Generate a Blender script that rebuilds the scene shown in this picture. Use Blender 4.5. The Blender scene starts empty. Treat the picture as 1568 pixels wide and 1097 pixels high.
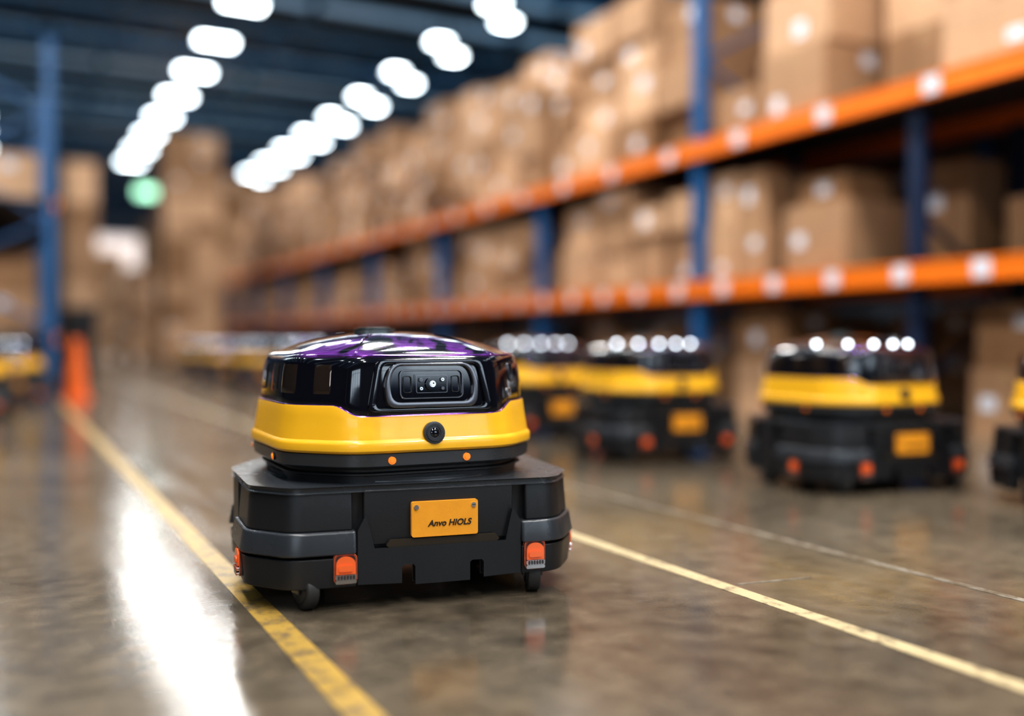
import bpy, bmesh, math, random
from mathutils import Vector, Matrix
random.seed(7)
scene=bpy.context.scene
F=1500.0; TH=math.atan2(779,F); CT=math.cos(TH); ST=math.sin(TH); HC=0.58
# ---------------------------------------------------------------- materials
def newmat(name):
    m=bpy.data.materials.new(name); m.use_nodes=True
    nt=m.node_tree; return m,nt,nt.nodes['Principled BSDF']
def mat(name,col,rough=.5,metal=0.,coat=0.,var=.12,scale=8.,bump=0.,bscale=200.,emit=None,es=0.,rvar=.05,film=0.,spec=.5):
    m,nt,b=newmat(name); N=nt.nodes; L=nt.links
    tc=N.new('ShaderNodeTexCoord'); no=N.new('ShaderNodeTexNoise'); no.inputs['Scale'].default_value=scale; no.inputs['Detail'].default_value=5
    L.new(tc.outputs['Object'],no.inputs['Vector'])
    cr=N.new('ShaderNodeMix'); cr.data_type='RGBA'
    cr.inputs[6].default_value=(*[c*(1-var) for c in col],1); cr.inputs[7].default_value=(*[min(1,c*(1+var)) for c in col],1)
    L.new(no.outputs['Fac'],cr.inputs[0]); L.new(cr.outputs[2],b.inputs['Base Color'])
    mr=N.new('ShaderNodeMapRange'); mr.inputs[3].default_value=max(0,rough-rvar); mr.inputs[4].default_value=min(1,rough+rvar)
    L.new(no.outputs['Fac'],mr.inputs[0]); L.new(mr.outputs[0],b.inputs['Roughness'])
    b.inputs['Metallic'].default_value=metal; b.inputs['Coat Weight'].default_value=coat; b.inputs['Coat Roughness'].default_value=.03
    b.inputs['Specular IOR Level'].default_value=spec
    if bump:
        n2=N.new('ShaderNodeTexNoise'); n2.inputs['Scale'].default_value=bscale; L.new(tc.outputs['Object'],n2.inputs['Vector'])
        bp=N.new('ShaderNodeBump'); bp.inputs['Strength'].default_value=bump; bp.inputs['Distance'].default_value=.002
        L.new(n2.outputs['Fac'],bp.inputs['Height']); L.new(bp.outputs[0],b.inputs['Normal'])
    if emit: b.inputs['Emission Color'].default_value=(*emit,1); b.inputs['Emission Strength'].default_value=es
    return m
M={}
M['yellow']=mat('yellow_paint',(.94,.50,.024),.30,coat=.3,var=.04,bump=.05,bscale=600)
M['black']=mat('black_plastic',(.014,.015,.018),.34,var=.2,bump=.25,bscale=900,spec=.65)
M['black2']=mat('dark_plastic_trim',(.036,.040,.047),.27,var=.2,bump=.1,bscale=900,spec=.75)
M['glass']=mat('smoked_panel',(.12,.08,.06),.06,metal=.8,coat=1.,var=.2,rvar=.03)
M['purple']=mat('violet_highlight',(.32,.10,.62),.15,metal=.9,coat=.5)  # colour of the purple highlights laid along the dome edges
M['chrome']=mat('brushed_steel',(.7,.7,.72),.25,metal=1.)
M['grey']=mat('grey_bezel',(.11,.11,.125),.18,metal=.6,coat=.8)
M['capgrey']=mat('cap_metal',(.26,.29,.29),.3,metal=.7)
M['orange']=mat('plate_orange',(.92,.38,.03),.4,var=.1,scale=30,bump=.1)
M['lamp']=mat('marker_lamp_orange',(.88,.16,.04),.25,coat=.6,emit=(1,.15,.03),es=.04)
M['led']=mat('amber_led',(.9,.22,.02),.2,emit=(1,.3,.03),es=.3)
M['glint']=mat('white_glint',(.9,.95,1),.2,emit=(.8,.9,1.),es=12)  # emission for the added light spots on the rear domes
M['lens']=mat('lens_glass',(.004,.004,.008),.03,coat=1.)
M['plaingloss']=mat('gloss_black_plain',(.005,.005,.008),.07,coat=1.,rvar=.02)
M['white']=mat('white_label',(.74,.76,.85),.5,var=.05,scale=20)
M['rubber']=mat('rubber_tyre',(.035,.034,.033),.5,bump=.3)
M['ink']=mat('ink',(.03,.02,.01),.6)
M['beam']=mat('rack_beam_orange',(.90,.21,.015),.36,var=.15,scale=5,bump=.1)
M['blue']=mat('rack_upright_blue',(.014,.105,.28),.4,var=.2,scale=4)
M['navy']=mat('rack_frame_navy',(.010,.022,.06),.45,var=.2,scale=4)
M['roofblue']=mat('truss_blue',(.02,.17,.38),.5,var=.3,scale=2)
M['tape']=mat('packing_tape',(.46,.29,.16),.25,var=.1)
M['deck']=mat('rack_mesh_deck',(.08,.08,.09),.5,metal=.5)
M['cone']=mat('cone_orange',(.85,.16,.025),.45)
M['bin']=mat('bin_dark',(.02,.022,.028),.4)
M['glow']=mat('lamp_diffuser',(.9,.95,1),.5,emit=(.82,.94,1.),es=20.)
M['streak']=mat('roof_streak_glow',(.5,.6,.7),.5,emit=(.35,.62,.9),es=.32)  # glow standing in for bright streaks on the roof corrugation
M['glowpane']=mat('unseen_glow_pane',(.8,.9,1.),.3,emit=(.75,.88,1.),es=3.)  # emission of the added panes behind the camera
M['green']=mat('exit_green',(.1,.6,.3),.5,emit=(.45,.9,.62),es=3.)
M['wall']=mat('wall_panel_paint',(.03,.042,.06),.6,var=.2,scale=1.5)
M['wallb']=mat('wall_far_paint',(.33,.35,.38),.6,var=.2,scale=.6)
M['haze']=mat('haze_strip',(.8,.7,.65),.4,emit=(1,.86,.80),es=.9)  # pinkish glow standing in for the bright haze at the far end
M['ceil']=mat('roof_sheet',(.10,.135,.17),.5,metal=.2,var=.4,scale=1.2)
M['wood']=mat('pallet_wood',(.30,.19,.10),.7,var=.3,scale=12)
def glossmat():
    m,nt,b=newmat('gloss_black_violet_sheen'); N=nt.nodes; L=nt.links
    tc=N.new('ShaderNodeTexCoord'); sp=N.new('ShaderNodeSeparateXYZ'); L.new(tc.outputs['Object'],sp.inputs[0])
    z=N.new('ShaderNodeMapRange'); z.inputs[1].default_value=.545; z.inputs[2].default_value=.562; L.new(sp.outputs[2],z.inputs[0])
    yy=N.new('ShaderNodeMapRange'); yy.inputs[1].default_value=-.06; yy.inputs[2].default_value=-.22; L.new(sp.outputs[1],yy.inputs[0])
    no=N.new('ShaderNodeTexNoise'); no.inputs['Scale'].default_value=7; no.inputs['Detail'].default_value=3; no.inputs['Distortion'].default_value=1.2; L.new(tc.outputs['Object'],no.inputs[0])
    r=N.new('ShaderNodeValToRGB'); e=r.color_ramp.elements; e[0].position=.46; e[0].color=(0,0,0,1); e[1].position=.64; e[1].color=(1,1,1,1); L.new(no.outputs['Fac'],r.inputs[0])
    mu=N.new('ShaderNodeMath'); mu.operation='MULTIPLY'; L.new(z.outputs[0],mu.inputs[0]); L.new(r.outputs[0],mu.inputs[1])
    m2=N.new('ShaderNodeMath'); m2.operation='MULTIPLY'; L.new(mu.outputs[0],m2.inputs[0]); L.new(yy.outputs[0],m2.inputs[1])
    mx=N.new('ShaderNodeMix'); mx.data_type='RGBA'; mx.inputs[6].default_value=(.005,.005,.009,1); mx.inputs[7].default_value=(.48,.12,.85,1); L.new(m2.outputs[0],mx.inputs[0])  # violet reflections on the dome brow, painted into the base colour
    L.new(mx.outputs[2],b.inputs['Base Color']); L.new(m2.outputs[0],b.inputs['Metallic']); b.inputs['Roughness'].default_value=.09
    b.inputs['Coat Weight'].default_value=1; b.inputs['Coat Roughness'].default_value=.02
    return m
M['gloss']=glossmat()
def cardmat():
    m,nt,b=newmat('cardboard'); N=nt.nodes; L=nt.links
    g=N.new('ShaderNodeNewGeometry'); r=N.new('ShaderNodeValToRGB')
    r.color_ramp.elements[0].color=(.30,.155,.07,1); r.color_ramp.elements[1].color=(.76,.47,.285,1)
    L.new(g.outputs['Random Per Island'],r.inputs[0])
    tc=N.new('ShaderNodeTexCoord'); no=N.new('ShaderNodeTexNoise'); no.inputs['Scale'].default_value=6; no.inputs['Detail'].default_value=6
    L.new(tc.outputs['Object'],no.inputs['Vector'])
    mx=N.new('ShaderNodeMix'); mx.data_type='RGBA'; mx.blend_type='MULTIPLY'; mx.inputs[0].default_value=.3
    L.new(r.outputs[0],mx.inputs[6]); L.new(no.outputs['Fac'],mx.inputs[7]); L.new(mx.outputs[2],b.inputs['Base Color'])
    b.inputs['Roughness'].default_value=.75; return m
M['card']=cardmat()
def floormat():
    m,nt,b=newmat('polished_concrete'); N=nt.nodes; L=nt.links
    tc=N.new('ShaderNodeTexCoord')
    def noise(s,d=6,sc=None,dist=0):
        n=N.new('ShaderNodeTexNoise'); n.inputs['Scale'].default_value=s; n.inputs['Detail'].default_value=d; n.inputs['Distortion'].default_value=dist
        if sc:
            mp=N.new('ShaderNodeMapping'); mp.inputs['Scale'].default_value=sc; L.new(tc.outputs['Object'],mp.inputs[0]); L.new(mp.outputs[0],n.inputs[0])
        else: L.new(tc.outputs['Object'],n.inputs[0])
        return n
    a=noise(.9,8,dist=.6); c=noise(14,8); s=noise(3,8,(4,.5,1)); f=noise(120,3)
    r=N.new('ShaderNodeValToRGB'); e=r.color_ramp.elements
    e[0].position=.34; e[0].color=(.048,.039,.029,1); e[1].position=.66; e[1].color=(.18,.142,.100,1)
    ad=N.new('ShaderNodeMath'); ad.operation='MULTIPLY_ADD'; ad.inputs[1].default_value=.4; L.new(c.outputs['Fac'],ad.inputs[0])
    ml=N.new('ShaderNodeMath'); ml.operation='MULTIPLY'; ml.inputs[1].default_value=.6; L.new(a.outputs['Fac'],ml.inputs[0]); L.new(ml.outputs[0],ad.inputs[2])
    L.new(ad.outputs[0],r.inputs[0]); L.new(r.outputs[0],b.inputs['Base Color'])
    mr=N.new('ShaderNodeMapRange'); mr.inputs[1].default_value=.3; mr.inputs[2].default_value=.7; mr.inputs[3].default_value=.10; mr.inputs[4].default_value=.22
    L.new(s.outputs['Fac'],mr.inputs[0]); L.new(mr.outputs[0],b.inputs['Roughness'])
    bp=N.new('ShaderNodeBump'); bp.inputs['Strength'].default_value=.10; bp.inputs['Distance'].default_value=.003
    L.new(f.outputs['Fac'],bp.inputs['Height']); 
    bp2=N.new('ShaderNodeBump'); bp2.inputs['Strength'].default_value=.03; bp2.inputs['Distance'].default_value=.02
    L.new(c.outputs['Fac'],bp2.inputs['Height']); L.new(bp.outputs[0],bp2.inputs['Normal']); L.new(bp2.outputs[0],b.inputs['Normal'])
    b.inputs['Specular IOR Level'].default_value=.5
    return m
M['floor']=floormat()
def linemat(name,col,wear):
    m,nt,b=newmat(name); N=nt.nodes; L=nt.links
    tc=N.new('ShaderNodeTexCoord'); n=N.new('ShaderNodeTexNoise'); n.inputs['Scale'].default_value=22; n.inputs['Detail'].default_value=9; n.inputs['Roughness'].default_value=.7
    L.new(tc.outputs['Object'],n.inputs[0]); r=N.new('ShaderNodeValToRGB'); e=r.color_ramp.elements
    e[0].position=wear; e[0].color=(.12,.09,.06,1); e[1].position=wear+.16; e[1].color=(*col,1)
    L.new(n.outputs['Fac'],r.inputs[0]); L.new(r.outputs[0],b.inputs['Base Color']); b.inputs['Roughness'].default_value=.4; return m
M['ly']=linemat('worn_yellow_line',(.40,.25,.055),.37)
M['lw']=linemat('worn_cream_line',(.48,.38,.22),.34)
M['lf']=linemat('faded_white_line',(.26,.23,.19),.44)
# ---------------------------------------------------------------- mesh helpers
def data(bm,name,mats,smooth=True,ang=35):
    bmesh.ops.recalc_face_normals(bm,faces=bm.faces[:])
    me=bpy.data.meshes.new(name); bm.to_mesh(me); bm.free()
    for k in mats: me.materials.append(M[k])
    if smooth:
        me.shade_smooth(); me.set_sharp_from_angle(angle=math.radians(ang))
    return me
def place(me,name,loc=(0,0,0),rotz=0,parent=None):
    o=bpy.data.objects.new(name,me); o.location=loc; o.rotation_euler=(0,0,rotz); scene.collection.objects.link(o)
    if parent: o.parent=parent
    return o
def bevel(bm,w,seg=2,ang=35,edges=None):
    bm.normal_update()
    es=[e for e in (edges or bm.edges) if len(e.link_faces)==2 and e.calc_face_angle(0)>math.radians(ang)]
    if es: bmesh.ops.bevel(bm,geom=es,offset=w,segments=seg,profile=.6,affect='EDGES',clamp_overlap=True)
def addbox(bm,x0,x1,y0,y1,z0,z1,mi=0):
    v=[bm.verts.new(p) for p in ((x0,y0,z0),(x1,y0,z0),(x1,y1,z0),(x0,y1,z0),(x0,y0,z1),(x1,y0,z1),(x1,y1,z1),(x0,y1,z1))]
    fs=[]
    for q in ((3,2,1,0),(4,5,6,7),(0,1,5,4),(1,2,6,5),(2,3,7,6),(3,0,4,7)):
        f=bm.faces.new([v[i] for i in q]); f.material_index=mi; fs.append(f)
    return fs
def addcyl(bm,c,r,h,axis='Z',seg=32,mi=0,r2=None):
    R={'Z':Matrix(),'Y':Matrix.Rotation(math.pi/2,4,'X'),'X':Matrix.Rotation(math.pi/2,4,'Y')}[axis]
    n=len(bm.faces)
    bmesh.ops.create_cone(bm,cap_ends=True,segments=seg,radius1=r,radius2=r if r2 is None else r2,depth=h,matrix=Matrix.Translation(c)@R)
    bm.faces.ensure_lookup_table()
    for f in bm.faces[n:]: f.material_index=mi
def bar(bm,a,b,w,mi=0):
    a=Vector(a);b=Vector(b);d=b-a; q=d.to_track_quat('Z','Y').to_matrix().to_4x4()
    n=len(bm.faces)
    bmesh.ops.create_cube(bm,size=1,matrix=Matrix.Translation((a+b)/2)@q@Matrix.Diagonal((w,w,d.length,1)))
    bm.faces.ensure_lookup_table()
    for f in bm.faces[n:]: f.material_index=mi
def prism(bm,pts,lo,hi,axis='Z',mi=0):
    def P(p,t): return (p[0],p[1],t) if axis=='Z' else (p[0],t,p[1])
    a=[bm.verts.new(P(p,lo)) for p in pts]; b=[bm.verts.new(P(p,hi)) for p in pts]; n=len(pts)
    fs=[bm.faces.new(a),bm.faces.new(b[::-1])]
    for i in range(n): fs.append(bm.faces.new((a[i],a[(i+1)%n],b[(i+1)%n],b[i])))
    for f in fs: f.material_index=mi
def rr(w,h,r,cx=0,cz=0,seg=6):
    pts=[]
    for sx,sz,a0 in ((1,1,0),(-1,1,90),(-1,-1,180),(1,-1,270)):
        for i in range(seg+1):
            a=math.radians(a0+90*i/seg); pts.append((cx+sx*(w/2-r)+r*math.cos(a),cz+sz*(h/2-r)+r*math.sin(a)))
    return pts
def frame(bm,outer,inner,y0,y1,mi=0):
    n=len(outer)
    V=[[bm.verts.new((p[0],y,p[1])) for p in L] for L,y in ((outer,y0),(outer,y1),(inner,y1),(inner,y0))]
    for k in range(4):
        A=V[k];B=V[(k+1)%4]
        for i in range(n):
            f=bm.faces.new((A[i],A[(i+1)%n],B[(i+1)%n],B[i])); f.material_index=mi
def tube(bm,pts,r,seg=8,closed=True,mi=0):
    n=len(pts); rings=[]
    for i,p in enumerate(pts):
        p=Vector(p); t=(Vector(pts[(i+1)%n])-Vector(pts[i-1])).normalized()
        if not closed and i in(0,n-1): t=(Vector(pts[min(i+1,n-1)])-Vector(pts[max(i-1,0)])).normalized()
        u=t.cross(Vector((0,0,1))).normalized(); v=t.cross(u)
        rings.append([bm.verts.new(p+u*r*math.cos(2*math.pi*k/seg)+v*r*math.sin(2*math.pi*k/seg)) for k in range(seg)])
    for i in range(n if closed else n-1):
        A=rings[i];B=rings[(i+1)%n]
        for k in range(seg):
            f=bm.faces.new((A[k],A[(k+1)%seg],B[(k+1)%seg],B[k])); f.material_index=mi
# ---------------------------------------------------------------- ROBOT
DIRS=[(0,.310),(45,.352),(90,.318),(135,.352),(180,.312),(225,.352),(270,.318),(315,.352)]
def rad(phi,p=20):
    s=0
    for a,d in DIRS:
        c=math.cos(phi-math.radians(a))
        if c>0: s+=(c/d)**p
    return s**(-1/p)
def shift(phi):
    a=abs((math.degrees(phi)+180)%360-180)
    t=min(1,max(0,(a-30)/11)); return -.024*(1-(3*t*t-2*t**3))
YEL=[(.336,.985,0),(.338,.995,0),(.342,1.004,0),(.356,1.006,0),(.361,1.000,.0),(.366,.986,0),(.378,.980,.1),(.395,.972,.4),(.418,.961,.8),(.437,.955,1),(.441,.951,1),(.442,.940,1)]
BLK=[(.436,.936,1),(.444,.940,1),(.460,.935,.8),(.490,.926,.5),(.515,.917,.2),(.535,.906,0),(.545,.893,0),(.551,.878,0),(.556,.856,0),(.564,.81,0),(.576,.71,0),(.588,.57,0),(.598,.41,0),(.605,.25,0),(.608,.1,0)]
NP=240
def TP(phi,z,s,extra=0,p=20):
    r=rad(phi,p)*s+extra; return Vector((r*math.sin(phi),-r*math.cos(phi),z))
def prof(z):
    L=YEL[1:-1]+BLK[1:]
    for (a,b) in zip(L,L[1:]):
        if a[0]<=z<=b[0]: return a[1]+(b[1]-a[1])*(z-a[0])/(b[0]-a[0])
    return 1.
def loft(bm,rows,mi=0,cap0=False,cap1=True):
    R=[]
    for z,s,w in rows:
        R.append([bm.verts.new(TP(2*math.pi*i/NP,z+w*shift(2*math.pi*i/NP),s,p=20 if s>.84 else 9)) for i in range(NP)])
    for A,B in zip(R,R[1:]):
        for i in range(NP):
            f=bm.faces.new((A[i],A[(i+1)%NP],B[(i+1)%NP],B[i])); f.material_index=mi
    if cap0: bm.faces.new(R[0][::-1]).material_index=mi
    if cap1: bm.faces.new(R[-1]).material_index=mi
TY=math.radians(7.5)
def onturret(phi,z,out=0.):
    s=prof(z); p=TP(phi,z,s,out); dp=(TP(phi+.01,z,s)-TP(phi-.01,z,s)).normalized()
    up=(TP(phi,z+.01,prof(z+.01))-TP(phi,z-.01,prof(z-.01))).normalized()
    n=dp.cross(up).normalized()
    if n.dot(p)<0: n=-n
    m=Matrix((( dp.x,-n.x,up.x,p.x),(dp.y,-n.y,up.y,p.y),(dp.z,-n.z,up.z,p.z),(0,0,0,1)))
    return m
PARTS=[]
def part(name,bm_or_data,mats=None,mtx=None,ang=35,smooth=True):
    me=bm_or_data if mats is None else data(bm_or_data,name,mats,smooth,ang)
    PARTS.append((name,me,mtx or Matrix()))
TM=Matrix.Translation((-.011,0,0))@Matrix.Rotation(TY,4,'Z')
bm=bmesh.new(); loft(bm,YEL,cap0=True); part('yellow_cowl',bm,['yellow'],TM,ang=28)
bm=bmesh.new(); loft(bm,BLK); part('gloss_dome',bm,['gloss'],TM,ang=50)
bm=bmesh.new(); loft(bm,[(.300,.93,0),(.303,.965,0),(.308,.985,0),(.330,.990,0),(.334,.990,0),(.336,.975,0)],cap0=True); part('lower_band',bm,['black2'],TM)
bm=bmesh.new(); loft(bm,[(.266,.90,0),(.283,.90,0),(.286,.93,0),(.290,.93,0),(.293,.90,0),(.301,.90,0)],cap0=True); part('turntable',bm,['black'],TM)
bm=bmesh.new(); tube(bm,[TP(2*math.pi*i/NP,.4405+shift(2*math.pi*i/NP),.945) for i in range(NP)],.0022); part('seam_highlight',bm,['purple'],TM)  # violet tube put in as the highlight along the seam
bm=bmesh.new(); tube(bm,[TP(math.radians(-50+100*i/80),.551,.880) for i in range(81)],.0022,closed=False); part('brow_highlight',bm,['purple'],TM)  # brow highlight modelled as a thin violet tube
bm=bmesh.new()
for sg in (-1,1):
    pts=[]
    for i in range(30):
        t=i/29; k=.878-.5*t; z=.5515+ .0465*(1-(1-t)**1.5)
        ph=math.radians(sg*(33+6*t)); pts.append(TP(ph,z,k,p=20 if k>.84 else 9)+Vector((0,0,.0005)))
    tube(bm,pts,.003,closed=False)
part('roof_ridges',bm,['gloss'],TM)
bm=bmesh.new(); prism(bm,rr(.10,.075,.034,seg=8),.595,.616); bevel(bm,.004,3); prism(bm,rr(.08,.055,.026,seg=8),.615,.619)
part('top_cap',bm,['capgrey'],TM@Matrix.Translation((-.040,.0,.0)))
S=onturret(0,.486,0)
def rpoly(pts,r,seg=5):
    out=[];n=len(pts)
    for i in range(n):
        a,b,c=Vector(pts[i-1]),Vector(pts[i]),Vector(pts[(i+1)%n]); d1=(a-b).normalized();d2=(c-b).normalized()
        p0=b+d1*r;p2=b+d2*r
        for k in range(seg+1):
            s=k/seg; q=p0*(1-s)**2+b*2*s*(1-s)+p2*s*s; out.append((q.x,q.y))
    return out
bm=bmesh.new()
ho=rpoly([(.128,.056),(-.128,.056),(-.152,-.060),(.152,-.060)],.018); hi=rpoly([(.114,.047),(-.114,.047),(-.134,-.053),(.134,-.053)],.016)
frame(bm,ho,hi,.004,-.005); bevel(bm,.002,2,40); part('visor_surround',bm,['gloss'],TM@S)
bm=bmesh.new()
bo=rpoly([(.096,.048),(-.096,.048),(-.114,.004),(-.108,-.052),(.108,-.052),(.114,.004)],.022); bi=rpoly([(.087,.042),(-.087,.042),(-.102,.004),(-.095,-.040),(.095,-.040),(.102,.004)],.020)
frame(bm,bo,bi,.004,-.012); bevel(bm,.003,3,40); part('sensor_bezel',bm,['grey'],TM@S)
bm=bmesh.new(); prism(bm,bi,.003,-.002,'Y'); part('sensor_glass',bm,['lens'],TM@S)
bm=bmesh.new(); frame(bm,rr(.154,.066,.013),rr(.147,.060,.010),.0,-.007)
for cx in (-.058,.058): frame(bm,rr(.020,.038,.006,cx),rr(.017,.035,.0045,cx),0,-.006)
bevel(bm,.001,1,40)
part('sensor_module_frame',bm,['grey'],TM@S)
bm=bmesh.new(); prism(bm,rr(.082,.046,.004),0,-.004,'Y')
frame(bm,rr(.076,.040,.004),rr(.073,.037,.003),0,-.0055,1)
for i in (-1,1):
    for j in (-1,1): addcyl(bm,(.026*i,-.005,.010*j),.0055,.004,'Y',18,1); addcyl(bm,(.026*i,-.0072,.010*j),.0038,.002,'Y',18,0); addcyl(bm,(.026*i,-.0082,.010*j),.0014,.002,'Y',12,2)
addcyl(bm,(0,-.006,0),.0155,.007,'Y',32,1); addcyl(bm,(0,-.0098,0),.0125,.002,'Y',32,0); addcyl(bm,(0,-.0108,0),.0075,.002,'Y',28,1); addcyl(bm,(0,-.0118,0),.0055,.002,'Y',24,0); addcyl(bm,(.0015,-.0128,.0015),.0018,.001,'Y',12,2)
part('sensor_lens_cluster',bm,['lens','grey','chrome'],TM@S)
bm=bmesh.new()
def curved(bm,pa,pb,z0,z1,out,mi=0,n=14):
    g=[]
    for j in range(7):
        z=z0+(z1-z0)*j/6
        g.append([bm.verts.new(TP(math.radians(pa+(pb-pa)*i/n),z,prof(z),out*(1 if 0<i<n and 0<j<6 else -.5))) for i in range(n+1)])
    for j in range(6):
        for i in range(n): bm.faces.new((g[j][i],g[j][i+1],g[j+1][i+1],g[j+1][i])).material_index=mi
for a,b in ((-90,-78),(-72,-58),(-50,-42),(53,66),(70,84),(100,125),(130,160),(-125,-100),(-160,-130)): curved(bm,a,b,.462,.536,.0015)
part('smoked_windows',bm,['glass'],TM,ang=60)
bm=bmesh.new(); frame(bm,rr(.024,.046,.009),rr(.018,.039,.006),.003,-.003); part('corner_sensor_frame',bm,['grey'],TM@onturret(math.radians(44),.510))
bm=bmesh.new(); frame(bm,rr(.020,.022,.007),rr(.014,.016,.005),.003,-.003); part('corner_sensor_port',bm,['chrome'],TM@onturret(math.radians(40),.462))
C=onturret(0,.377,0)
bm=bmesh.new(); addcyl(bm,(0,0,0),.0255,.016,'Y',40); bevel(bm,.003,2); part('camera_housing',bm,['black2'],TM@C)
bm=bmesh.new(); frame(bm,[(.020*math.cos(a*math.pi/18),.020*math.sin(a*math.pi/18)) for a in range(36)],[(.014*math.cos(a*math.pi/18),.014*math.sin(a*math.pi/18)) for a in range(36)],-.006,-.0105); part('camera_ring',bm,['black'],TM@C)
bm=bmesh.new(); bmesh.ops.create_uvsphere(bm,u_segments=24,v_segments=12,radius=.013,matrix=Matrix.Translation((0,-.005,0))@Matrix.Diagonal((1,.5,1,1))); part('camera_lens',bm,['lens'],TM@C)
for k,ph in enumerate((-72,-18,14.5,70,120,-120)):
    m=onturret(math.radians(ph),.345,0); m.translation=TP(math.radians(ph),.320,.988)
    bm=bmesh.new(); addcyl(bm,(0,-.0005,0),.0088,.006,'Y',24,1); addcyl(bm,(0,-.003,0),.0052,.006,'Y',24,0); part('amber_led_%d'%(k+1),bm,['led','black'],TM@m)
# base outline
FX=.39; FY=-.322; BY=.31
corn=[(.385,-.21),(.315,FY),(-.29,FY),(-.372,-.235),(-.395,.09),(-.30,BY),(.30,BY),(.39,.10)][::-1]
def outline(pts,r,step=.006):
    out=[]; n=len(pts)
    for i in range(n):
        a,b,c=Vector(pts[i-1]),Vector(pts[i]),Vector(pts[(i+1)%n])
        d1=(a-b).normalized(); d2=(c-b).normalized(); ang=d1.angle(d2); t=min(r/math.tan(ang/2),(a-b).length*.48,(c-b).length*.48)
        p0=b+d1*t; p2=b+d2*t
        for k in range(9):
            s=k/8; out.append(p0*(1-s)**2+b*2*s*(1-s)+p2*s*s)
    res=[]
    for i in range(len(out)):
        a=out[i]; b=out[(i+1)%len(out)]; L=(b-a).length; m=max(1,int(L/step))
        if L<1e-6: continue
        for k in range(m): res.append(a.lerp(b,k/m))
    return res
OUT=outline(corn,.07)
if sum(OUT[i].x*OUT[(i+1)%len(OUT)].y-OUT[(i+1)%len(OUT)].x*OUT[i].y for i in range(len(OUT)))<0: OUT=OUT[::-1]
NO=len(OUT)
def nrm(i):
    t=(OUT[(i+1)%NO]-OUT[i-1]).normalized(); return Vector((t.y,-t.x))
def near(p): return min(range(NO),key=lambda i:(OUT[i]-Vector(p)).length)
def off(i,o): q=OUT[i%NO]+nrm(i%NO)*o; return (q.x,q.y)
def strip(bm,a,b,o0,o1,z0,z1,mi=0,otop=None):
    i0=near(a);i1=near(b)
    if i1<=i0:i1+=NO
    ids=list(range(i0,i1+1)); 
    rows=[]
    for o,z in ((o0,z0),(o1,z0),(o1 if otop is None else otop,z1),(o0,z1)):
        rows.append([bm.verts.new((*off(i,o),z)) for i in ids])
    for k in range(4):
        A=rows[k];B=rows[(k+1)%4]
        for j in range(len(ids)-1): bm.faces.new((A[j],A[j+1],B[j+1],B[j])).material_index=mi
    bm.faces.new([r[0] for r in rows]).material_index=mi; bm.faces.new([r[-1] for r in rows][::-1]).material_index=mi
def ring(o): return [off(i,o) for i in range(NO)]
bm=bmesh.new(); prism(bm,ring(-.022),.094,.260); bevel(bm,.006,2,50); part('chassis',bm,['black'])
bm=bmesh.new(); prism(bm,ring(-.006),.254,.268); bevel(bm,.006,3,50); part('top_deck',bm,['black2'])
bm=bmesh.new(); addcyl(bm,(-.01,0,.270),.306,.006,'Z',96); bevel(bm,.002,2,40); addcyl(bm,(-.01,0,.274),.296,.006,'Z',96); part('deck_ring',bm,['black2'])
CORN=[((-.385,-.06),(-.150,FY)),((.228,FY),(.387,-.10)),((.39,.12),(.2,BY)),((-.2,BY),(-.39,.12))]
CUP=[((-.383,-.08),(-.160,FY)),((.24,FY),(.387,-.12)),((.38,.14),(.22,BY)),((-.22,BY),(-.38,.14))]
bm=bmesh.new()
for a,b in CUP: strip(bm,a,b,-.03,.002,.172,.259,otop=-.005)
bevel(bm,.006,3,50); part('corner_columns',bm,['black'])
bm=bmesh.new()
for a,b in CORN: strip(bm,a,b,-.03,.018,.122,.172,otop=.009)
bevel(bm,.007,3,50); part('bumper_shoulders',bm,['black2'])
bm=bmesh.new()
for a,b in CORN: strip(bm,a,b,-.03,.007,.050,.115,otop=.012)
bevel(bm,.004,3,50); part('bumper_lowers',bm,['black'])
bm=bmesh.new()
strip(bm,(-.135,FY),(.212,FY),-.03,-.006,.135,.257,otop=-.002)
strip(bm,(.388,-.07),(.39,.07),-.03,-.004,.06,.25); strip(bm,(-.393,.07),(-.386,-.03),-.03,-.004,.06,.25); strip(bm,(.18,BY),(-.18,BY),-.03,-.002,.06,.25)
bevel(bm,.004,3,50); part('side_panels',bm,['black'])
bm=bmesh.new()
pg=[(-.146,.055),(-.052,.052),(-.052,.086),(-.046,.092),(-.024,.092),(-.018,.086),(-.018,.047),(.104,.047),(.104,.086),(.110,.092),(.134,.092),(.140,.086),(.140,.052),(.225,.055),(.225,.170),(.208,.200),(.192,.128),(-.112,.128),(-.130,.200),(-.146,.170)]
prism(bm,pg,FY+.025,FY-.007,'Y'); bevel(bm,.002,2,30); part('front_skirt',bm,['black'])
bm=bmesh.new(); prism(bm,rpoly([(-.085,.134),(-.076,.146),(.168,.146),(.177,.134),(.168,.128),(-.076,.128)],.003),FY+.004,FY-.0035,'Y'); part('skirt_slot',bm,['ink'])
bm=bmesh.new(); prism(bm,rr(.150,.076,.004,.048,.188),FY+.003,FY-.0075,'Y'); bevel(bm,.0012,2,40)
part('name_plate',bm,['orange'])
bm=bmesh.new()
for x in (-.018,.114):
    addcyl(bm,(x,FY-.0085,.2155),.0055,.003,'Y',20,0); addbox(bm,x-.004,x+.004,FY-.0106,FY-.0098,.2148,.2162,1)
part('plate_screws',bm,['chrome','ink'])
tc=bpy.data.curves.new('plate_text','FONT'); tc.body='Anvo HIOLS'; tc.size=.019; tc.extrude=.0006; tc.align_x='CENTER'; tc.shear=.25; tc.materials.append(M['ink']); tc.offset=.0004
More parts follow.
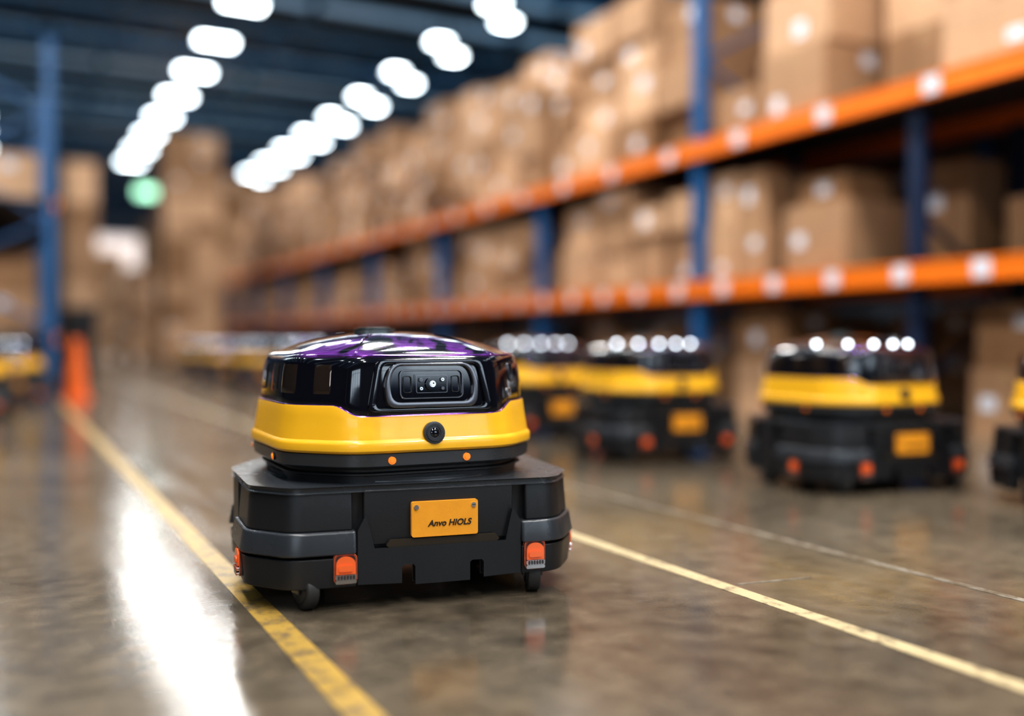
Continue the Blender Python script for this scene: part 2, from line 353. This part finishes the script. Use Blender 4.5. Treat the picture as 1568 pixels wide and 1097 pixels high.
part('plate_lettering',tc,None,Matrix.Translation((.058,FY-.0083,.172))@Matrix.Rotation(math.pi/2,4,'X'))
def lampm():
    bm=bmesh.new()
    prism(bm,rr(.050,.066,.012,0,-.004),.004,-.003,'Y',1)
    frame(bm,rr(.050,.066,.012,0,-.004),rr(.043,.058,.009,0,-.004),.0,-.006,1)
    pr=[(.020*math.cos(a*math.pi/12),.006+.017*math.sin(a*math.pi/12)) for a in range(13)]+[(-.020,-.014),(.020,-.014)]
    prism(bm,pr,0,-.010,'Y',0)
    prism(bm,rr(.030,.012,.004,0,-.002),0,-.013,'Y',0)
    prism(bm,rr(.043,.009,.003,0,-.021),0,-.012,'Y',2); prism(bm,rr(.043,.006,.002,0,-.031),0,-.012,'Y',2)
    for k in range(6): prism(bm,rr(.003,.007,.001,-.016+.0065*k,-.021),0,-.0126,'Y',1)
    bevel(bm,.001,1,60)
    return data(bm,'marker_lamp',['lamp','black2','chrome'])
lm=lampm()
def at(p,z,o=.010):
    i=near(p); n=nrm(i); q=OUT[i]+n*o
    return Matrix(((-n.y,-n.x,0,q.x),(n.x,-n.y,0,q.y),(0,0,1,z),(0,0,0,1)))
for k,(p,z) in enumerate((((-.178,FY),.096),((.258,FY),.098),((-.376,-.18),.098),((.387,-.175),.098),((.25,BY),.098),((-.25,BY),.098))):
    part('marker_lamp_%d'%(k+1),lm,None,at(p,z))
def wheel():
    bm=bmesh.new(); addcyl(bm,(0,0,0),.044,.030,'X',40,0); bevel(bm,.007,3,50)
    addcyl(bm,(0,0,0),.030,.034,'X',32,1); bevel(bm,.001,1,80); addcyl(bm,(0,0,0),.008,.042,'X',16,2)
    addbox(bm,-.023,-.019,-.012,.022,-.008,.045,2); addbox(bm,.019,.023,-.012,.022,-.008,.045,2); addbox(bm,-.023,.023,-.014,.024,.040,.052,2)
    return data(bm,'caster_wheel',['rubber','black2','grey'])
wm=wheel()
for k,(x,y,a) in enumerate(((-.255,-.290,18),(.268,-.290,-12),(-.345,.05,20),(.30,.20,-15))):
    part('caster_wheel_%d'%(k+1),wm,None,Matrix.Translation((x,y,.044))@Matrix.Rotation(math.radians(a),4,'Z'))
bm=bmesh.new()
for x in(-.2,.2): addcyl(bm,(x,0,.065),.065,.035,'X',40)
bevel(bm,.005,2,50); addbox(bm,-.19,.19,-.03,.03,.055,.10); part('drive_wheels',bm,['rubber'])
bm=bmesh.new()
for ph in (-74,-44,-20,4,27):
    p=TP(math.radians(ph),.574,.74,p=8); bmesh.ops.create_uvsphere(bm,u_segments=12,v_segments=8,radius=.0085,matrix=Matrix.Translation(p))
glints=data(bm,'dome_glints',['glint'])  # glowing beads added as bright glints, rear robots only
def robot(loc,rz,main=False):
    e=bpy.data.objects.new('warehouse_robot',None); e.empty_display_size=.3; scene.collection.objects.link(e); e.location=loc; e.rotation_euler=(0,0,rz)
    for n,me,m in PARTS+([] if main else [('dome_glints',glints,TM)]):
        o=bpy.data.objects.new(n,me); scene.collection.objects.link(o); o.parent=e; o.matrix_local=m
        if not main and n in('gloss_dome','roof_ridges'):
            o.material_slots[0].link='OBJECT'; o.material_slots[0].material=M['plaingloss']
    return e
def W(x,Z,h=0):
    xc=(x-784)/F*Z; return Vector((xc*CT+Z*ST,-xc*ST+Z*CT,h))
robot(W(603,2.48),math.radians(18.5)-TH,True)
for x,Z,a in ((1301,4.1,18),(996,5.1,17),(822,6.2,20),(1722,3.5,18),(560,8.8,18),(470,10.6,14),(400,12.6,20),(345,14.9,18),(308,17.2,18),(8,9.4,30),(-60,7.6,25)):
    robot(W(x,Z),math.radians(a)-TH)
# ---------------------------------------------------------------- shell
def slab(name,x0,x1,y0,y1,z0,z1,m):
    bm=bmesh.new(); addbox(bm,x0,x1,y0,y1,z0,z1); return place(data(bm,name,[m],False),name)
slab('floor',-13,12,-9,46,-.1,0,'floor')
def corr(name,axis,c,a0,a1,z0,z1,m,pitch=.3,d=.04):
    bm=bmesh.new(); n=int((a1-a0)/pitch*4); pr=[]
    for i in range(n+1):
        a=a0+(a1-a0)*i/n; pr.append((a,c+(d if (i//2)%2 else 0)))
    lo=[];hi=[]
    for a,b in pr:
        p=(b,a) if axis=='X' else (a,b)
        lo.append(bm.verts.new((p[0],p[1],z0))); hi.append(bm.verts.new((p[0],p[1],z1)))
    for i in range(n): bm.faces.new((lo[i],lo[i+1],hi[i+1],hi[i]))
    return place(data(bm,name,[m],False),name)
corr('wall_right','X',12,-9,46,0,7.3,'wall'); corr('wall_left','X',-13,-9,46,0,7.3,'wall'); corr('wall_back','Y',46,-13,12,0,7.3,'wallb')
corr('wall_front','Y',-9.04,-13,12,0,7.3,'wall')
slab('baseboard_back',-13,12,45.9,45.98,0,.3,'wall')
def glow_panel(name,x0,x1,z0,z1):
    bm=bmesh.new(); addbox(bm,x0,x1,-8.97,-8.95,z0,z1,0)
    for k in range(5):
        x=x0+(x1-x0)*k/4; addbox(bm,x-.05,x+.05,-8.95,-8.88,z0,z1,1)
    for z in (z0,(z0+z1)/2,z1): addbox(bm,x0,x1,-8.95,-8.88,z-.05,z+.05,1)
    place(data(bm,name,['glowpane','roofblue'],False),name)
glow_panel('glow_panel_1',-9,-3.5,2.2,5.2); glow_panel('glow_panel_2',3.0,8.5,2.2,5.2)  # unseen glowing panels, added to shape reflections on the dome
bm=bmesh.new()
n=25*8; prev=None
for i in range(n+1):
    x=-13+25*i/n; z=7.2+(.06 if (i//2)%2 else 0)
    a=bm.verts.new((x,-9,z)); b=bm.verts.new((x,46,z))
    if prev: bm.faces.new((prev[0],a,b,prev[1]))
    prev=(a,b)
for k in range(27): addbox(bm,-13,12,-8+2*k,-7.9+2*k,7.0,7.19)
for k in range(27): addbox(bm,-13,12,-7.3+2*k,-6.95+2*k,7.15,7.19,1)  # emissive strips added to draw the light streaks across the roof
place(data(bm,'ceiling',['ceil','streak'],False),'ceiling')
def truss():
    bm=bmesh.new()
    bar(bm,(-12.8,0,6.85),(11.8,0,6.85),.14); bar(bm,(-12.8,0,6.25),(11.8,0,6.25),.16)
    for k in range(20):
        x=-12.8+k*1.23; bar(bm,(x,0,6.25),(x+.615,0,6.85),.06); bar(bm,(x+.615,0,6.85),(x+1.23,0,6.25),.06)
    return data(bm,'roof_truss',['roofblue'],False)
tm=truss()
for y in (-4,2,8,14,20,26,32,38,44): place(tm,'roof_truss',(0,y,0))
bm=bmesh.new()
for x in (1.9,5.0,9.0): 
    addcyl(bm,(x,18.5,6.6),.07,55,'Y',12)
place(data(bm,'ceiling_pipework',['roofblue']),'ceiling_pipework')
# light fixtures
bm=bmesh.new(); addbox(bm,-.34,.34,-.16,.16,.03,.10,0); addbox(bm,-.30,.30,-.12,.12,.0,.03,1); addbox(bm,-.27,-.25,-.01,.01,.10,1.1,0); addbox(bm,.25,.27,-.01,.01,.10,1.1,0)
fx=data(bm,'ceiling_light',['deck','glow'],False)
bm=bmesh.new(); addbox(bm,-.18,.18,-.16,.16,.03,.10,0); addbox(bm,-.15,.15,-.12,.12,.0,.03,1); addbox(bm,-.13,-.11,-.01,.01,.10,1.1,0); addbox(bm,.11,.13,-.01,.01,.10,1.1,0)
fx2=data(bm,'ceiling_light_narrow',['deck','glow'],False)
for lx,y0,f in ((3.5,-4.0,fx),(7.15,-3.6,fx2),(7.72,-2.9,fx2),(-.6,-4.4,fx),(-4.7,-4.,fx)):
    y=y0; k=0
    while y<34:
        place(f,'ceiling_light',(lx,y,6.08))
        if (lx in(3.5,-.6) and y<9) or (lx==3.5 and k%2==0):
            la=bpy.data.lights.new('highbay_lamp','AREA'); la.shape='RECTANGLE'; la.size=.6; la.size_y=.3; la.energy=92 if y<9 else 110; la.color=(1,.975,.93)
            lo=bpy.data.objects.new('highbay_lamp',la); scene.collection.objects.link(lo); lo.location=(lx,y,6.06)
        y+=2.25; k+=1
bm=bmesh.new(); addbox(bm,-.35,.35,-.04,.04,0,.35,0); addbox(bm,-.31,.31,-.05,-.04,.04,.31,1); addbox(bm,-.25,-.24,-.01,.01,.35,2.1,0); addbox(bm,.24,.25,-.01,.01,.35,2.1,0)
place(data(bm,'exit_sign',['deck','green'],False),'exit_sign',W(227,30,5.0))
bm=bmesh.new()
dx=W(205,44).x
for k in range(14): addbox(bm,dx-1.6+k*.24,dx-1.6+k*.24+.22,45.86,45.89,0,5.2,0)
addbox(bm,dx-1.8,dx-1.62,45.8,45.98,0,5.4,1); addbox(bm,dx+1.78,dx+1.96,45.8,45.98,0,5.4,1); addbox(bm,dx-1.8,dx+1.96,45.8,45.98,5.22,5.45,1)
place(data(bm,'haze_panel_1',['haze','blue'],False),'haze_panel_1')  # framed glowing strips added in place of the far bright haze
def line(name,x0,x1,y0,y1,m): slab(name,x0,x1,y0,y1,0,.0012,m)
line('floor_marking_line',.465,.523,-2,40,'ly'); line('floor_marking_line',1.495,1.54,-2,40,'lw'); line('floor_marking_line',2.02,2.045,-2,30,'lf')
a=W(1130,2.34);b=W(1243,2.41)
bm=bmesh.new(); d=(b-a).normalized(); s=Vector((-d.y,d.x,0))*.004
prism(bm,[(p.x,p.y) for p in (a-s,b-s,b+s,a+s)],0,.001); place(data(bm,'floor_scuff_mark',['lf'],False),'floor_scuff_mark')
# ---------------------------------------------------------------- boxes & racks
def cbox(bm,x0,x1,y0,y1,z0,z1,lab=None):
    fs=addbox(bm,x0,x1,y0,y1,z0,z1,0); e=.0015; h=z1-z0; cy=(y0+y1)/2; cx=(x0+x1)/2
    t=.03
    addbox(bm,x0-e,x1+e,cy-t,cy+t,z1-.0005,z1+e,1); addbox(bm,x0-e,x0,cy-t,cy+t,z1-h*.22,z1,1)
    addbox(bm,x0-e*.5,x0,y0+.005,y1-.005,z0+h*.5,z0+h*.5+.004,1)
    if lab is None: lab=random.random()<.6
    if lab:
        w=random.uniform(.09,.14); lh=random.uniform(.07,.12); ly=random.uniform(y0+.06,max(y0+.07,y1-.06-w)); lz=random.uniform(z0+.05,max(z0+.06,z1-.05-lh))
        addbox(bm,x0-.003,x0,ly,ly+w,lz,lz+lh,2)
    if random.random()<.3:
        w=.12; lx=random.uniform(x0+.05,max(x0+.06,x1-.2)); addbox(bm,lx,lx+w,y0-.003,y0,z1-.16,z1-.07,2)
def stacks(bm,X,y0,y1,z,hmax,dep=(.5,.85),w=(.38,.7),fill=.95,jit=.12,hm=.72):
    y=y0
    while y<y1-.3:
        ww=min(random.uniform(*w),y1-y); hh=0; H=random.uniform(hm,1)*hmax
        if random.random()<fill:
            while True:
                h=random.uniform(.26,.5)
                if hh+h>H:
                    if H-hh>.2: h=H-hh
                    else: break
                xo=X+random.uniform(0,jit); d=random.uniform(*dep); k=random.uniform(0,.05)
                cbox(bm,xo,xo+d,y+k*.5,y+ww-k,z+hh+.001,z+hh+h); hh+=h+.002
        y+=ww+random.uniform(.03,.14)
random.seed(11)
XR=5.15; L1=1.02; L2=2.18; BH=.14
def rack(X,depth,ys,levels,tops,y0,y1,side=1,stick=True,extra=False):
    bm=bmesh.new()
    for y,tp in zip(ys,tops):
        for x in (X,X+side*(depth-.09)):
            xx=sorted((x,x+side*.09)); addbox(bm,xx[0],xx[1],y-.05,y+.05,.01,tp,0); addbox(bm,xx[0]-.03,xx[1]+.03,y-.08,y+.08,0,.012,0)
        z=.2; fl=0
        while z<tp-.6:
            a=X+side*.06;b=X+side*(depth-.06)
            bar(bm,(a if fl else b,y,z),(b if fl else a,y,z+.55),.03,0); z+=.55; fl=1-fl
    if extra:
        addbox(bm,5.20,5.28,4.36,4.46,.0,2.09,4); addbox(bm,5.17,5.32,4.33,4.49,0,.012,4); addbox(bm,6.2,6.28,4.36,4.46,0,2.09,4)
        bar(bm,(5.27,4.41,.3),(6.2,4.41,.85),.03,4); bar(bm,(6.2,4.41,.85),(5.27,4.41,1.4),.03,4)
    for lz in levels:
        for x in (X-side*.035,X+side*(depth-.02)):
            xx=sorted((x,x+side*.05)); addbox(bm,xx[0],xx[1],y0,y1,lz-BH/2,lz+BH/2,1)
            addbox(bm,xx[0]-.006,xx[1],y0,y1,lz+BH/2-.02,lz+BH/2+.001,1); addbox(bm,xx[0]-.006,xx[1],y0,y1,lz-BH/2-.001,lz-BH/2+.02,1)
        xa,xb=sorted((X+side*.02,X+side*(depth-.03)))
        addbox(bm,xa,xb,y0,y1,lz+BH/2-.03,lz+BH/2-.012,2)
        if stick:
            y=y0+.25
            while y<y1:
                x=X-side*.035; xs=sorted((x-side*.008,x)); addbox(bm,xs[0],xs[1],y,y+.12,lz-.055,lz+.055,3); y+=.585 if lz<2 else .9
    return data(bm,'pallet_rack',['blue','beam','deck','white','navy'],False)
ys=[6.58+2.72*k for k in range(8)]
me=rack(XR,1.15,ys,[L1,L2],[5.2]+[2.24]*7,1.2,25.9,extra=True); place(me,'pallet_rack')
z1=L1+BH/2; z2=L2+BH/2
bm=bmesh.new()
cbox(bm,5.22,5.82,5.0,5.60,z1,z1+.50,True); cbox(bm,5.30,5.75,5.06,5.52,z1+.502,z1+.70,True)
cbox(bm,5.22,5.75,5.82,6.12,z1,z1+.40,True); cbox(bm,5.24,5.75,5.84,6.14,z1+.402,z1+.84,True); cbox(bm,5.22,5.75,6.16,6.50,z1,z1+.46,True); cbox(bm,5.24,5.75,6.16,6.48,z1+.462,z1+.86,True)
cbox(bm,5.75,6.25,3.4,4.15,z1,z1+.42); cbox(bm,5.7,6.2,2.4,3.3,z1,z1+.55); cbox(bm,5.85,6.25,4.5,4.95,z1,z1+.75); cbox(bm,5.85,6.25,5.65,6.4,z1,z1+.85)
place(data(bm,'cardboard_boxes_on_middle_shelf',['card','tape','white'],False),'cardboard_boxes_on_shelf')
bm=bmesh.new()
cbox(bm,5.18,5.78,5.17,5.82,z2,z2+.50,True); cbox(bm,5.20,5.95,5.15,5.80,z2+.502,z2+.95,True); cbox(bm,5.22,5.8,5.2,5.8,z2+.952,z2+1.4,True)
cbox(bm,5.2,5.8,3.45,4.2,z2,z2+.46,True); cbox(bm,5.2,5.85,3.4,4.2,z2+.462,z2+.95,True); cbox(bm,5.22,5.8,2.5,3.3,z2,z2+.6,True); cbox(bm,5.2,5.8,2.5,3.3,z2+.602,z2+1.1,True)
cbox(bm,5.6,6.2,4.35,5.0,z2,z2+.5); cbox(bm,5.6,6.2,4.35,5.0,z2+.502,z2+1.1)
cbox(bm,5.25,5.8,5.95,6.45,z2,z2+.36,True)
place(data(bm,'cardboard_boxes',['card','tape','white'],False),'cardboard_boxes_on_shelf')
bm=bmesh.new()
cbox(bm,5.35,6.0,3.62,4.1,.0,.42,True); cbox(bm,5.40,6.0,3.6,4.1,.422,.82,True); cbox(bm,5.3,5.9,2.6,3.5,0,.5); cbox(bm,5.3,5.9,2.6,3.5,.502,.86)
cbox(bm,5.35,5.9,5.75,6.3,0,.45,True); cbox(bm,5.35,5.9,5.75,6.3,.452,.85,True)
place(data(bm,'cardboard_boxes',['card','tape','white'],False),'cardboard_boxes_on_floor')
for k,y in enumerate(ys[:-1]):
    bm=bmesh.new()
    stacks(bm,XR+.04,y+.1,y+2.62,z1,1.0); stacks(bm,XR+.02,y+.1,y+2.62,z2,1.85 if k else 1.65,dep=(.6,.9),fill=1,jit=.2,hm=.68); stacks(bm,XR+.5,y+.1,y+2.62,0.0,.85,dep=(.4,.5),fill=.8)
    place(data(bm,'stacked_cardboard_boxes',['card','tape','white'],False),'stacked_cardboard_boxes')
me=rack(6.42,1.0,[-.6+2.72*k for k in range(10)],[L1,L2],[3.2]*10,-.6,25.9,stick=False); place(me,'pallet_rack')
for k in range(10):
    y=-.6+2.72*k; bm=bmesh.new()
    stacks(bm,6.5,y+.1,y+2.6,z1,1.03,dep=(.6,.75),jit=.05,fill=1,hm=.9); stacks(bm,6.5,y+.1,y+2.6,z2,1.5,dep=(.6,.75),jit=.05,fill=1,hm=.8); stacks(bm,6.5,y+.1,y+2.6,0,.88,dep=(.6,.75),jit=.05,fill=1,hm=.9)
    place(data(bm,'stacked_cardboard_boxes',['card','tape','white'],False),'stacked_cardboard_boxes')
def tower(X,Y,w,d,H,name='palletised_cardboard_boxes'):
    bm=bmesh.new()
    for k in range(5): addbox(bm,X,X+w,Y+k*d/5,Y+k*d/5+.1,.10,.13,3)
    for k in range(3): addbox(bm,X+k*(w-.1)/2,X+k*(w-.1)/2+.1,Y,Y+d,0,.10,3)
    z=.131
    nx=max(1,round(w/.6)); ny=max(1,round(d/.6))
    while z<H:
        h=random.uniform(.4,.5)
        for i in range(nx):
            for j in range(ny): cbox(bm,X+i*w/nx+.008,X+(i+1)*w/nx-.008,Y+j*d/ny+.008,Y+(j+1)*d/ny-.008,z,z+h-.003)
        z+=h
    place(data(bm,name,['card','tape','white','wood'],False),name)
for X,Y,w,d,H in ((3.05,22.0,1.2,1.3,4.7),(4.5,26.6,1.8,1.5,4.6),(5.0,29,1.8,1.5,5.0),(1.25,24.5,.7,.9,4.3),(2.6,36,1.1,1.2,3.4),(4.6,38,3,1.5,4.8),(3.4,32,1.0,1.2,2.6)):
    tower(X,Y,w,d,H)
me=rack(.48,1.15,[11.2,13.9,16.6,19.3,22.0],[.62,2.0],[3.7]*5,11.15,22.05,side=-1,stick=False); place(me,'pallet_rack')
for y in (11.2,13.9,16.6,19.3):
    bm=bmesh.new()
    for lz,hm in ((.69,1.1),(2.07,.5 if y<12 else 1.0)): stacks(bm,-.55,y+.12,y+2.6,lz,hm,dep=(.7,.85),jit=.08,fill=.8)
    place(data(bm,'stacked_cardboard_boxes',['card','tape','white'],False),'stacked_cardboard_boxes')
bm=bmesh.new(); prism(bm,rr(.27,.27,.04),0,.03); bevel(bm,.008,2,50)
seg=[(.03,.105),(.2,.088),(.202,.092),(.36,.076),(.362,.072),(.58,.052),(.62,.043)]
for (za,ra),(zb,rb) in zip(seg,seg[1:]): 
    bmesh.ops.create_cone(bm,cap_ends=zb==.62,segments=40,radius1=ra,radius2=rb,depth=zb-za,matrix=Matrix.Translation((0,0,(za+zb)/2)))
place(data(bm,'traffic_cone',['cone']),'traffic_cone',W(117,9.9))
bm=bmesh.new()
prism(bm,rr(.42,.45,.05),.08,.95)
for v in bm.verts:
    if v.co.z<.5: v.co.x*=.82; v.co.y*=.82
prism(bm,rr(.48,.52,.06),.95,1.02); bevel(bm,.01,2,50); addcyl(bm,(-.17,.2,.09),.09,.05,'X'); addcyl(bm,(.17,.2,.09),.09,.05,'X'); addcyl(bm,(0,.27,.97),.018,.36,'X',12)
addbox(bm,-.15,-.12,-.16,-.12,0,.1); addbox(bm,.12,.15,-.16,-.12,0,.1)
place(data(bm,'wheeled_waste_bin',['bin']),'wheeled_waste_bin',W(120,12.6))
# ---------------------------------------------------------------- world, camera
w=bpy.data.worlds.new('World'); scene.world=w; w.use_nodes=True
bg=w.node_tree.nodes['Background']; bg.inputs[0].default_value=(.72,.85,1,1); bg.inputs[1].default_value=1.0
cam=bpy.data.cameras.new('camera'); co=bpy.data.objects.new('camera',cam); scene.collection.objects.link(co)
cam.sensor_width=36; cam.lens=36*F/1568; co.location=(0,0,HC)
co.rotation_euler=(math.pi/2-math.atan(23.5/F),0,-TH)
cam.dof.use_dof=True; cam.dof.focus_distance=2.2; cam.dof.aperture_fstop=.50; cam.clip_end=200
scene.camera=co
scene.view_settings.view_transform='Standard'
try: scene.view_settings.look='Medium High Contrast'
except Exception: pass
scene.view_settings.exposure=0.3
